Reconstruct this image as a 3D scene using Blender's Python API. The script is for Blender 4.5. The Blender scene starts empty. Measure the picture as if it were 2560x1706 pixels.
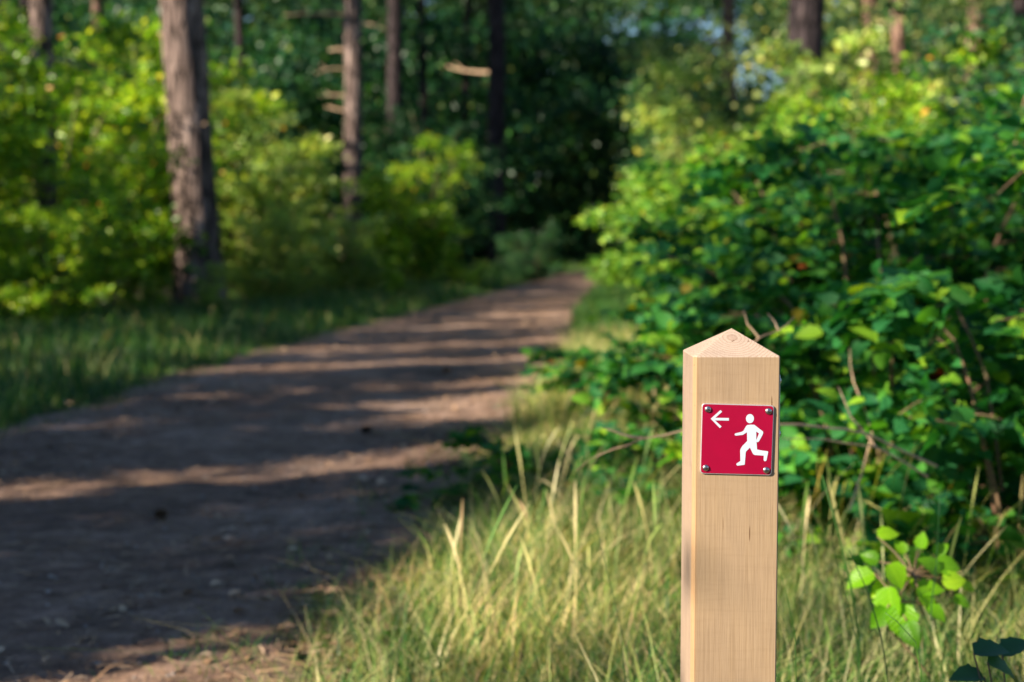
import bpy, math, random
import numpy as np
from mathutils import Vector, noise as mnoise
random.seed(7)
rad = math.radians
C = bpy.data.collections.new("forest_trail"); bpy.context.scene.collection.children.link(C)
sc = bpy.context.scene

# ------------------------------------------------------------------ camera
CAM_H = 1.0
cd = bpy.data.cameras.new("camera"); cam = bpy.data.objects.new("camera", cd); C.objects.link(cam)
cam.location = (0, 0, CAM_H); cam.rotation_euler = (rad(90 - 3.92), 0, 0)
cd.lens = 50; cd.sensor_width = 36; cd.clip_start = 0.02; cd.clip_end = 1500
cd.dof.use_dof = True; cd.dof.focus_distance = 1.64; cd.dof.aperture_fstop = 4.4
sc.camera = cam
# ------------------------------------------------------------------ light
PHI = rad(31); ELEV = rad(27)                        # the light travels towards (cos PHI, sin PHI)
to_sun = Vector((-math.cos(PHI) * math.cos(ELEV), -math.sin(PHI) * math.cos(ELEV), math.sin(ELEV)))
w = bpy.data.worlds.new("World"); sc.world = w; w.use_nodes = True
nt = w.node_tree
sky = nt.nodes.new('ShaderNodeTexSky'); sky.sky_type = 'NISHITA'; sky.sun_disc = False
sky.ozone_density = 3.5; sky.dust_density = .2; sky.sun_elevation = ELEV; sky.sun_rotation = math.atan2(to_sun.x, to_sun.y)
nt.links.new(sky.outputs[0], nt.nodes['Background'].inputs[0])
nt.nodes['Background'].inputs[1].default_value = 0.06
sl = bpy.data.lights.new("sun", 'SUN'); sl.energy = 5.0; sl.angle = rad(0.53); sl.color = (1, 0.85, 0.65)
so = bpy.data.objects.new("sun", sl); C.objects.link(so)
so.rotation_euler = to_sun.to_track_quat('Z', 'Y').to_euler(); so.location = to_sun * 30
sc.view_settings.view_transform = 'Standard'; sc.view_settings.look = 'None'
sc.view_settings.exposure = 1.45; sc.view_settings.gamma = 1
sc.cycles.use_denoising = True
sc.cycles.max_bounces = 6; sc.cycles.diffuse_bounces = 3; sc.cycles.glossy_bounces = 2
sc.cycles.transmission_bounces = 4; sc.cycles.transparent_max_bounces = 4
sc.cycles.sample_clamp_indirect = 4

# ------------------------------------------------------------------ materials
def new_mat(name):
    m = bpy.data.materials.new(name); m.use_nodes = True
    t = m.node_tree; return m, t, t.nodes['Principled BSDF']
def ramp(t, fac, stops, interp='LINEAR'):
    r = t.nodes.new('ShaderNodeValToRGB'); r.color_ramp.interpolation = interp
    e = r.color_ramp.elements
    while len(e) < len(stops): e.new(0.5)
    for k, (p, c) in enumerate(stops):
        e[k].position = p; e[k].color = (*c, 1) if len(c) == 3 else c
    t.links.new(fac, r.inputs[0]); return r
def noise(t, scale, detail=4, rough=.55, vec=None, dist=0):
    n = t.nodes.new('ShaderNodeTexNoise'); n.inputs['Scale'].default_value = scale
    n.inputs['Detail'].default_value = detail; n.inputs['Roughness'].default_value = rough
    n.inputs['Distortion'].default_value = dist
    if vec is not None: t.links.new(vec, n.inputs['Vector'])
    return n
def coords(t, scale=(1, 1, 1), loc=(0, 0, 0), out='Object'):
    tc = t.nodes.new('ShaderNodeTexCoord'); mp = t.nodes.new('ShaderNodeMapping')
    mp.inputs['Scale'].default_value = scale; mp.inputs['Location'].default_value = loc
    t.links.new(tc.outputs[out], mp.inputs[0]); return mp.outputs[0]
def mix(t, a, b, fac, mode='MIX'):
    n = t.nodes.new('ShaderNodeMix'); n.data_type = 'RGBA'; n.blend_type = mode
    for sock, v in ((n.inputs[6], a), (n.inputs[7], b), (n.inputs[0], fac)):
        if hasattr(v, 'links'): t.links.new(v, sock)
        elif isinstance(v, (int, float)): sock.default_value = v
        else: sock.default_value = (*v, 1)
    return n.outputs[2]
def bump(t, h, strength, dist, b):
    n = t.nodes.new('ShaderNodeBump'); n.inputs['Strength'].default_value = strength
    n.inputs['Distance'].default_value = dist; t.links.new(h, n.inputs['Height'])
    t.links.new(n.outputs[0], b.inputs['Normal']); return n

def leaf_mat(name, stops, rough=.45, trans=.4, spec=.4, boost=1.6, veins=False):
    m, t, b = new_mat(name)
    g = t.nodes.new('ShaderNodeNewGeometry')
    r = ramp(t, g.outputs['Random Per Island'], stops)
    nz = noise(t, .9, 2, vec=coords(t))
    col = mix(t, r.outputs[0], ramp(t, nz.outputs[0], [(.35, (.5, .62, .6)), (.62, (1.35, 1.25, 1.0))]).outputs[0], 1, 'MULTIPLY')
    if veins:
        at = t.nodes.new('ShaderNodeAttribute'); at.attribute_name = 'leafco'; sx = t.nodes.new('ShaderNodeSeparateXYZ'); t.links.new(at.outputs['Vector'], sx.inputs[0])
        def mth(op, a, b_=None, c_=None):
            q = t.nodes.new('ShaderNodeMath'); q.operation = op
            for i_, v_ in enumerate((a, b_, c_)):
                if v_ is None: continue
                if hasattr(v_, 'links'): t.links.new(v_, q.inputs[i_])
                else: q.inputs[i_].default_value = v_
            return q.outputs[0]
        ax = mth('ABSOLUTE', sx.outputs[0]); f_ = mth('FRACT', mth('MULTIPLY', mth('MULTIPLY_ADD', ax, -.75, sx.outputs[1]), 7.5))
        line_ = mth('MAXIMUM', mth('LESS_THAN', f_, .13), mth('LESS_THAN', ax, .018))
        col = mix(t, col, mix(t, col, (1.5, 1.3, 1.6), 1, 'MULTIPLY'), mth('MULTIPLY', line_, .8))
        bump(t, mth('ABSOLUTE', mth('SUBTRACT', f_, .5)), .5, .004, b)
    t.links.new(col, b.inputs['Base Color']); b.inputs['Roughness'].default_value = rough
    b.inputs['Specular IOR Level'].default_value = spec
    tr = t.nodes.new('ShaderNodeBsdfTranslucent')
    c2 = mix(t, col, (boost * 1.15, boost, boost * .35), 1, 'MULTIPLY')
    t.links.new(c2, tr.inputs[0])
    ms = t.nodes.new('ShaderNodeMixShader'); ms.inputs[0].default_value = trans
    t.links.new(b.outputs[0], ms.inputs[1]); t.links.new(tr.outputs[0], ms.inputs[2])
    t.links.new(ms.outputs[0], t.nodes['Material Output'].inputs[0])
    return m
M = {}
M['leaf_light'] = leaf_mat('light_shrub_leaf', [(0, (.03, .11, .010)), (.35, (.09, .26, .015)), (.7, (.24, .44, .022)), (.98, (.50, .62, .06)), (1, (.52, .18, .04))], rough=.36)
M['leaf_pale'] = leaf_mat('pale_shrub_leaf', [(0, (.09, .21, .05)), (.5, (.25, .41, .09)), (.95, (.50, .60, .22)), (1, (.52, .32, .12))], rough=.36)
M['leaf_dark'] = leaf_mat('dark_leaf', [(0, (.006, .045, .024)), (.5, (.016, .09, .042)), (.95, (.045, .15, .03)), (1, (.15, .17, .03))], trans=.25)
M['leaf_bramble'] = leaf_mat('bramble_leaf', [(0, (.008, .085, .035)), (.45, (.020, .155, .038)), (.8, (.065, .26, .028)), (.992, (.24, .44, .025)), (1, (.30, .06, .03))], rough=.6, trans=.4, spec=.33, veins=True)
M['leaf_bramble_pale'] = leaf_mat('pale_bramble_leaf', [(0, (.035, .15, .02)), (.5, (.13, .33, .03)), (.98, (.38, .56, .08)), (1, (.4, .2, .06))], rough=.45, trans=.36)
M['leaf_fresh'] = leaf_mat('fresh_shoot_leaf', [(0, (.10, .30, .010)), (.6, (.20, .48, .012)), (1, (.34, .60, .02))], rough=.4, trans=.55, boost=1.5, veins=True)
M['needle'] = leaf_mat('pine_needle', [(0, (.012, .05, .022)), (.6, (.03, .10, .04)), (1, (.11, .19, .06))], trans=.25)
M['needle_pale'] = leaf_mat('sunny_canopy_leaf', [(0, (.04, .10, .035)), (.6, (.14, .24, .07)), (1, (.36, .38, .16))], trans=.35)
M['grass'] = leaf_mat('grass_blade', [(0, (.07, .20, .035)), (.28, (.22, .37, .08)), (.5, (.50, .54, .21)), (.72, (.68, .60, .33)), (.92, (.82, .70, .46)), (1, (.75, .46, .30))], rough=.5, trans=.32, boost=1.3)
M['grass_green'] = leaf_mat('green_grass_blade', [(0, (.010, .065, .024)), (.5, (.028, .13, .03)), (.88, (.11, .26, .035)), (1, (.34, .36, .12))], rough=.5, trans=.3, boost=1.3)

def bark_mat(name, c0, c1, c2):
    m, t, b = new_mat(name)
    v = coords(t, (9, 9, 1.6))
    n1 = noise(t, 1.0, 6, .65, v, .6)
    vo = t.nodes.new('ShaderNodeTexVoronoi'); vo.feature = 'DISTANCE_TO_EDGE'; vo.inputs['Scale'].default_value = 1.1
    nv = t.nodes.new('ShaderNodeVectorMath'); nv.operation = 'MULTIPLY_ADD'
    t.links.new(n1.outputs[1], nv.inputs[0]); nv.inputs[1].default_value = (.8, .8, .8); t.links.new(v, nv.inputs[2])
    t.links.new(nv.outputs[0], vo.inputs['Vector'])
    crack = ramp(t, vo.outputs[0], [(0, (0, 0, 0)), (.16, (1, 1, 1))])
    col = ramp(t, n1.outputs[0], [(.3, c0), (.52, c1), (.72, c2)])
    t.links.new(mix(t, tuple(.3 * x for x in c0), col.outputs[0], crack.outputs[0]), b.inputs['Base Color'])
    b.inputs['Roughness'].default_value = .9; b.inputs['Specular IOR Level'].default_value = .2
    bump(t, crack.outputs[0], .8, .03, b); return m
M['bark'] = bark_mat('pine_bark', (.065, .046, .042), (.20, .148, .135), (.46, .36, .33))
M['bark_dark'] = bark_mat('dark_bark', (.022, .018, .022), (.05, .038, .042), (.11, .085, .085))
M['bark_pink'] = bark_mat('pink_upper_pine_bark', (.12, .07, .05), (.28, .17, .13), (.48, .34, .28))
m, t, b = new_mat('twig_bark')
n = noise(t, 30, 3, vec=coords(t)); t.links.new(ramp(t, n.outputs[0], [(.3, (.26, .17, .11)), (.7, (.55, .40, .27))]).outputs[0], b.inputs['Base Color'])
b.inputs['Roughness'].default_value = .75; M['twig'] = m
m, t, b = new_mat('green_brown_stem')
n = noise(t, 8, 3, vec=coords(t)); t.links.new(ramp(t, n.outputs[0], [(.3, (.08, .075, .03)), (.7, (.20, .11, .07))]).outputs[0], b.inputs['Base Color'])
b.inputs['Roughness'].default_value = .7; M['stem'] = m

# forest soil
m, t, b = new_mat('forest_soil')
n = noise(t, 1.3, 8, .7, coords(t)); n2 = noise(t, 40, 4, .7, coords(t))
c = ramp(t, n.outputs[0], [(.3, (.02, .028, .012)), (.5, (.045, .048, .022)), (.7, (.09, .075, .035))])
t.links.new(mix(t, c.outputs[0], ramp(t, n2.outputs[0], [(.35, (.5, .5, .5)), (.7, (1.7, 1.5, 1.2))]).outputs[0], 1, 'MULTIPLY'), b.inputs['Base Color'])
b.inputs['Roughness'].default_value = .95; bump(t, n2.outputs[0], .8, .03, b); M['soil'] = m
# trodden earth with needle litter
m, t, b = new_mat('trodden_earth')
v = coords(t)
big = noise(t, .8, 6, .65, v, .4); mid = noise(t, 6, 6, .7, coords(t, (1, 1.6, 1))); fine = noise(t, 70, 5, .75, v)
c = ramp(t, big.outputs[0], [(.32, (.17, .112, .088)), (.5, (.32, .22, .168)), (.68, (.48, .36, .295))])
c2 = mix(t, c.outputs[0], ramp(t, mid.outputs[0], [(.3, (.42, .40, .40)), (.5, (.95, .9, .88)), (.66, (1.45, 1.4, 1.4)), (.72, (1.9, 1.85, 1.9))]).outputs[0], 1, 'MULTIPLY')  # palest stops put a bluish sky sheen into the earth colour
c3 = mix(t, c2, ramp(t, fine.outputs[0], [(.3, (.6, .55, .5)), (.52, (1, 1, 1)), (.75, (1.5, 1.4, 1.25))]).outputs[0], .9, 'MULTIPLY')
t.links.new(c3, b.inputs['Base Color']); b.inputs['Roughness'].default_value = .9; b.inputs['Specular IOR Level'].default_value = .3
ad = t.nodes.new('ShaderNodeMath'); ad.operation = 'ADD'; t.links.new(mid.outputs[0], ad.inputs[0]); t.links.new(fine.outputs[0], ad.inputs[1])
bump(t, ad.outputs[0], .9, .03, b); M['earth'] = m
m, t, b = new_mat('needle_litter')
g = t.nodes.new('ShaderNodeNewGeometry')
t.links.new(ramp(t, g.outputs['Random Per Island'], [(0, (.10, .055, .03)), (.5, (.26, .155, .085)), (.85, (.42, .28, .17)), (1, (.55, .42, .30))]).outputs[0], b.inputs['Base Color'])
b.inputs['Roughness'].default_value = .7; M['litter'] = m
m, t, b = new_mat('pebble')
g = t.nodes.new('ShaderNodeNewGeometry')
t.links.new(ramp(t, g.outputs['Random Per Island'], [(0, (.12, .10, .09)), (1, (.45, .40, .38))]).outputs[0], b.inputs['Base Color']); M['pebble'] = m

# ------------------------------------------------------------------ mesh helpers
def link(name, me, mat, parent=None):
    me.materials.append(mat) if mat else None
    o = bpy.data.objects.new(name, me); C.objects.link(o)
    if parent: o.parent = parent
    return o
def np_mesh(name, V, faces, smooth=False):
    """V (n,3); faces: list of (m,k) int arrays"""
    me = bpy.data.meshes.new(name)
    V = np.asarray(V, dtype=np.float32)
    me.vertices.add(len(V)); me.vertices.foreach_set('co', V.ravel())
    loops = np.concatenate([f.ravel() for f in faces]).astype(np.int32)
    sizes = np.concatenate([np.full(len(f), f.shape[1]) for f in faces])
    starts = np.concatenate([[0], np.cumsum(sizes)[:-1]]).astype(np.int32)
    me.loops.add(len(loops)); me.loops.foreach_set('vertex_index', loops)
    me.polygons.add(len(sizes)); me.polygons.foreach_set('loop_start', starts)
    if smooth: me.polygons.foreach_set('use_smooth', np.ones(len(sizes), dtype=bool))
    me.update(calc_edges=True); me.validate(); return me
def tag(o, label, cat, group=None, kind=None):
    if label: o['label'] = label
    if cat: o['category'] = cat
    if group: o['group'] = group
    if kind: o['kind'] = kind
    return o
def empty(name, loc, label, cat, group=None, rz=0, sc_=(1, 1, 1)):
    o = bpy.data.objects.new(name, None); C.objects.link(o); o.location = loc
    o.rotation_euler = (0, 0, rz); o.scale = sc_; o.empty_display_size = .2
    return tag(o, label, cat, group)
def copy_tree(o, parent=None):
    c = o.copy(); C.objects.link(c)
    if parent: c.parent = parent
    for ch in [x for x in list(C.objects) if x.parent == o]: copy_tree(ch, c)
    return c
def unit(a): return a / (np.linalg.norm(a, axis=-1, keepdims=True) + 1e-9)

# leaf templates: verts (x across, y along, z normal), faces
def T_far():
    return np.array([(0, 0, 0), (.34, .5, .10), (0, 1, -.05), (-.34, .5, .10)], float), [np.array([[0, 1, 2], [0, 2, 3]])]
def T_mid():
    V = [(0, 0, 0), (.26, .28, .07), (.30, .58, .07), (0, 1, -.12), (-.30, .58, .07), (-.26, .28, .07), (0, .5, 0)]
    return np.array(V, float), [np.array([[0, 1, 6], [1, 2, 6], [2, 3, 6], [3, 4, 6], [4, 5, 6], [5, 0, 6]])]
def T_near():
    n = 9; L = []; R = []; Mi = []
    for k in range(n):
        y = k / (n - 1); wd = .40 * math.sin(math.pi * min(1, y ** .72)) ** .8 if 0 < y < 1 else 0
        wd *= (1.09 if k % 2 else .93)
        zz = -.16 * (y - .35) ** 2 * 2
        Mi.append((0, y, zz)); L.append((-wd, y - .04 * (k % 2), zz + .30 * wd + .02 * (k % 2))); R.append((wd, y - .04 * (k % 2), zz + .30 * wd + .02 * (k % 2)))
    V = Mi + L + R; F = []
    for k in range(n - 1):
        F.append([k, k + 1, n + k + 1, n + k]); F.append([2 * n + k, 2 * n + k + 1, k + 1, k])
    return np.array(V, float), [np.array(F)]
TF, TM, TN = T_far(), T_mid(), T_near()
def leaves(P, D, N, S, T):
    """instances of leaf template T at P, pointing along D, facing N, size S -> V, faces"""
    TV, TFc = T; D = unit(D); B = unit(np.cross(D, N)); N = np.cross(B, D)
    V = P[:, None, :] + S[:, None, None] * (TV[None, :, 0:1] * B[:, None, :] + TV[None, :, 1:2] * D[:, None, :] + TV[None, :, 2:3] * N[:, None, :])
    k = len(TV); off = (np.arange(len(P)) * k)[:, None, None]
    return V.reshape(-1, 3), [(f[None] + off).reshape(-1, f.shape[1]) for f in TFc]
def leafco(me, T):
    n = len(me.vertices); k = len(T[0]); a = me.attributes.new('leafco', 'FLOAT_VECTOR', 'POINT')
    a.data.foreach_set('vector', np.tile(T[0], (n // k, 1)).astype(np.float32).ravel()); return me
def join(parts):
    Vs = []; Fs = {}; o = 0
    for V, F in parts:
        for f in F: Fs.setdefault(f.shape[1], []).append(f + o)
        Vs.append(V); o += len(V)
    return np.concatenate(Vs), [np.concatenate(v) for v in Fs.values()]
def tube(pts, r, sides=5):
    pts = np.asarray(pts, float); n = len(pts); r = np.broadcast_to(np.asarray(r, float), (n,))
    tg = unit(np.gradient(pts, axis=0)); up = np.array([0.31, 0.22, .93])
    if abs(tg[0] @ up) > .95: up = np.array([1., 0.1, 0])
    a = unit(np.cross(tg, up)); b = np.cross(tg, a)
    th = np.arange(sides) * 2 * math.pi / sides
    V = pts[:, None] + r[:, None, None] * (np.cos(th)[None, :, None] * a[:, None] + np.sin(th)[None, :, None] * b[:, None])
    V = np.concatenate([V.reshape(-1, 3), pts[-1:]])
    F = []
    for k in range(n - 1):
        for s in range(sides):
            s2 = (s + 1) % sides; F.append([k * sides + s, k * sides + s2, (k + 1) * sides + s2, (k + 1) * sides + s])
    Tt = [[(n - 1) * sides + s, (n - 1) * sides + (s + 1) % sides, n * sides] for s in range(sides)]
    return V, [np.array(F), np.array(Tt)]

# ------------------------------------------------------------------ ground and path
LE = [(-20, -3.4), (0, -2.95), (3, -2.8), (5, -2.72), (7.3, -2.64), (8.95, -2.47), (10.6, -2.42), (13, -2.22), (17.2, -1.72), (21.5, -1.16), (32.7, 0.1), (46.7, 1.9), (58, 4.6), (68, 9.5), (76, 18)]
RE = [(-20, -1.2), (0, -.62), (2.6, -.66), (3.48, -.60), (4.42, -.47), (5.1, -.40), (6.28, -.27), (7.6, -.04), (9.3, .22), (12.6, .5), (18.2, .75), (30, 1.7), (36, 2.3), (46.7, 4.1), (58, 7.0), (66, 11.5), (72, 18)]
def edge(tab, y): return np.interp(y, [a for a, _ in tab], [b for _, b in tab])
def wob(y, k): return .07 * np.sin(y * 2.3 + k) + .05 * np.sin(y * 5.1 + 2 * k) + .03 * np.sin(y * 11.7 + k)
def dist_out(x, y):      # metres outside the path (negative on it)
    return np.maximum(edge(LE, y) - x, x - edge(RE, y))
def gh(x, y):
    x = np.asarray(x, float); y = np.asarray(y, float)
    d = np.clip(dist_out(x, y), 0, 2.5) / 2.5
    s = d * d * (3 - 2 * d)
    return s * (.10 + .05 * np.sin(x * .9 + 1) * np.cos(y * .7)) + np.clip(d * 3, 0, 1) * .02 * np.sin(x * 3.1) * np.sin(y * 2.7) - .004 * (d > 0)
ys = np.concatenate([np.linspace(-40, 0, 20, endpoint=False), np.linspace(0, 26, 180, endpoint=False), np.linspace(26, 90, 120, endpoint=False), np.geomspace(90, 420, 20)])
xs = np.concatenate([-np.geomspace(12, 300, 24)[::-1], np.linspace(-11.8, 11.8, 150), np.geomspace(12, 300, 24)])
X, Y = np.meshgrid(xs, ys); Z = gh(X, Y)
def grid_faces(nr, nc):
    i = np.arange(nr - 1)[:, None] * nc + np.arange(nc - 1)[None]; i = i.ravel()
    return np.stack([i, i + 1, i + nc + 1, i + nc], 1)
g = link('ground', np_mesh('ground', np.stack([X.ravel(), Y.ravel(), Z.ravel() - .012], 1), [grid_faces(len(ys), len(xs))], True), M['soil'])
g['kind'] = 'structure'
yp = np.concatenate([np.linspace(-18, 1.5, 20, endpoint=False), np.linspace(1.5, 26, 500, endpoint=False), np.linspace(26, 75, 100)])
u = np.linspace(0, 1, 60)
XL = edge(LE, yp) - .12 + wob(yp, 0); XR = edge(RE, yp) + .1 + wob(yp, 2)
PX = XL[:, None] + (XR - XL)[:, None] * u[None]; PY = np.repeat(yp[:, None], 60, 1)
PZ = np.array([mnoise.noise(Vector((a * 1.7, b_ * 1.7, 0))) * .014 + mnoise.noise(Vector((a * 6, b_ * 6, 3))) * .012 + mnoise.noise(Vector((a * 14, b_ * 14, 7))) * .006 for a, b_ in zip(PX.ravel(), PY.ravel())]).reshape(PX.shape)
PZ = PZ + .012 - .03 * np.exp(-((u[None] - .3) / .12) ** 2) * .5 - .03 * np.exp(-((u[None] - .72) / .12) ** 2) * .5
PZ[:, 0] = -.03; PZ[:, -1] = -.03
PZ += 0.012
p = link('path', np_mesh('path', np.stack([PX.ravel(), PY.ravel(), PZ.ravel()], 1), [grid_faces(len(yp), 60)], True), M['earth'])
p['kind'] = 'structure'

# litter of needles and twigs, pebbles
R = np.random.default_rng(5)
def litter():
    n = 80000
    y = 1.8 + 24 * R.random(n) ** 1.9; u_ = R.random(n)
    # litter drifts to the sides and lies in patches
    x = edge(LE, y) - .1 + (edge(RE, y) - edge(LE, y) + .35) * u_
    pat = np.sin(x * 4.1 + 1.3 * np.sin(y * 2)) * np.sin(y * 3.3 + x) + R.random(n) * 1.5
    k = pat > .45; x, y = x[k], y[k]; n = len(x)
    a = R.random(n) * 2 * math.pi; D = np.stack([np.cos(a), np.sin(a), R.normal(0, .12, n)], 1)
    N = np.stack([R.normal(0, .3, n), R.normal(0, .3, n), np.ones(n)], 1)
    z = .022 + R.random(n) * .014
    S = .02 + .05 * R.random(n) ** 2.5
    T = (np.array([(-.03, 0, 0), (.03, 0, 0), (.025, 1, .04), (-.025, 1, .04), (0, .5, .05)], float), [np.array([[0, 1, 4], [1, 2, 4], [2, 3, 4], [3, 0, 4]])])
    V, F = leaves(np.stack([x, y, z], 1), D, N, S, T)
    tag(link('needle_litter', np_mesh('needle_litter', V, F), M['litter']), 'brown pine needles and twig scraps strewn over the trodden path', 'litter', None, 'stuff')
    n = 2500; y = 2 + 18 * R.random(n) ** 1.6; x = edge(LE, y) + (edge(RE, y) - edge(LE, y)) * R.random(n)
    T = (np.array([(1, 0, 0), (-1, 0, 0), (0, 1, 0), (0, -1, 0), (0, 0, .6), (0, 0, -.6)], float) * .5, [np.array([[0, 2, 4], [2, 1, 4], [1, 3, 4], [3, 0, 4], [2, 0, 5], [1, 2, 5], [3, 1, 5], [0, 3, 5]])])
    a = R.random(n) * 6.3
    V, F = leaves(np.stack([x, y, np.full(n, .024)], 1), np.stack([np.cos(a), np.sin(a), 0 * a], 1), np.tile([0, 0, 1.], (n, 1)), .006 + .02 * R.random(n) ** 3, T)
    tag(link('gravel', np_mesh('gravel', V, F), M['pebble']), 'small pale stones and grit on the path', 'gravel', None, 'stuff')
litter()
def dead_leaves():
    r = np.random.default_rng(77); n = 2600; y = 2 + 26 * r.random(n) ** 1.5; u_ = r.random(n) ** .8
    sd = r.random(n) < .5; x = np.where(sd, edge(LE, y) + 1.0 * (u_ - .35), edge(RE, y) - 1.0 * (u_ - .35))
    z = np.maximum(gh(x, y), 0) + .03; a = r.random(n) * 6.3
    V, F = leaves(np.stack([x, y, z], 1), np.stack([np.cos(a), np.sin(a), r.normal(0, .2, n)], 1), np.stack([r.normal(0, .4, n), r.normal(0, .4, n), np.ones(n)], 1), .02 + .03 * r.random(n), TM)
    tag(link('leaf_litter', np_mesh('leaf_litter', V, F), M['litter']), 'small dead brown leaves lying along both sides of the path', 'litter', None, 'stuff')
dead_leaves()

M['cone'] = None
m, t, b = new_mat('pine_cone_scale')
g = t.nodes.new('ShaderNodeNewGeometry')
t.links.new(ramp(t, g.outputs['Random Per Island'], [(0, (.05, .03, .02)), (1, (.16, .09, .05))]).outputs[0], b.inputs['Base Color']); b.inputs['Roughness'].default_value = .8; M['cone'] = m
def cone_mesh():
    n = 90; k = np.arange(n); y = k / n; a = k * 2.39996; rr_ = .45 * np.sin(np.pi * (y * .85 + .12)) ** .8
    P = np.stack([np.cos(a) * rr_ * .4, y - .5, np.sin(a) * rr_ * .4], 1); D = np.stack([np.cos(a), .45 + 0 * a, np.sin(a)], 1)
    T = (np.array([(-.5, 0, 0), (.5, 0, 0), (.6, .8, .1), (0, 1.1, .15), (-.6, .8, .1), (0, .7, .3)], float), [np.array([[0, 1, 5], [1, 2, 5], [2, 3, 5], [3, 4, 5], [4, 0, 5]])])
    return leaves(P, D, np.tile([0, 1., 0], (n, 1)), rr_ * .75, T)
cm = np_mesh('pine_cone', *cone_mesh()); cm.materials.append(M['cone'])
for x, y, s_, rz, lab in [(-.5, 10.8, .075, .4, 'dark pine cone lying on the path farthest from the camera'), (-.75, 7.3, .06, 2.0, 'small pine cone in the shaded middle of the path'), (-1.25, 5.0, .055, 4.0, 'pine cone on the shaded near left of the path')]:
    o = bpy.data.objects.new('pine_cone', cm); C.objects.link(o); o.location = (x, y, .04); o.scale = (s_ * .8, s_, s_ * .8); o.rotation_euler = (0, 0, rz); tag(o, lab, 'pine cone', 'pine cones on the path')

# ------------------------------------------------------------------ grass
def blades(x, y, h, wd, lean, seed, segs=4, headed=False):
    r = np.random.default_rng(seed); n = len(x)
    z0 = gh(x, y) - .02; a = r.random(n) * 2 * math.pi
    L = lean * h * (0.3 + r.random(n)); t_ = np.linspace(0, 1, segs + 1)
    dx = np.cos(a)[:, None] * L[:, None] * t_[None] ** 2.0; dy = np.sin(a)[:, None] * L[:, None] * t_[None] ** 2.0
    droop = r.random(n) ** 2 * .45
    dz = h[:, None] * (t_[None] - droop[:, None] * t_[None] ** 3)
    b = a + math.pi / 2 + r.normal(0, .5, n)
    ww = wd[:, None] * (1 - t_[None] ** 1.6 * .92)
    if headed: ww = wd[:, None] * np.interp(t_, [0, .74, .8, .9, 1], [1, .7, 3.2, 2.6, .3])[None]
    cx, cy, cz = x[:, None] + dx, y[:, None] + dy, z0[:, None] + dz
    Lf = np.stack([cx - np.cos(b)[:, None] * ww, cy - np.sin(b)[:, None] * ww, cz], 2)
    Rt = np.stack([cx + np.cos(b)[:, None] * ww, cy + np.sin(b)[:, None] * ww, cz], 2)
    V = np.stack([Lf, Rt], 2).reshape(-1, 3); k = 2 * (segs + 1)
    base = np.array([[2 * s, 2 * s + 1, 2 * s + 3, 2 * s + 2] for s in range(segs)])
    return V, [(base[None] + (np.arange(n) * k)[:, None, None]).reshape(-1, 4)]
def field(n, x0, x1, y0, y1, pw=1.0, seed=1):
    r = np.random.default_rng(seed); y = y0 + (y1 - y0) * r.random(n) ** pw
    return x0 + (x1 - x0) * r.random(n), y, r
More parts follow.
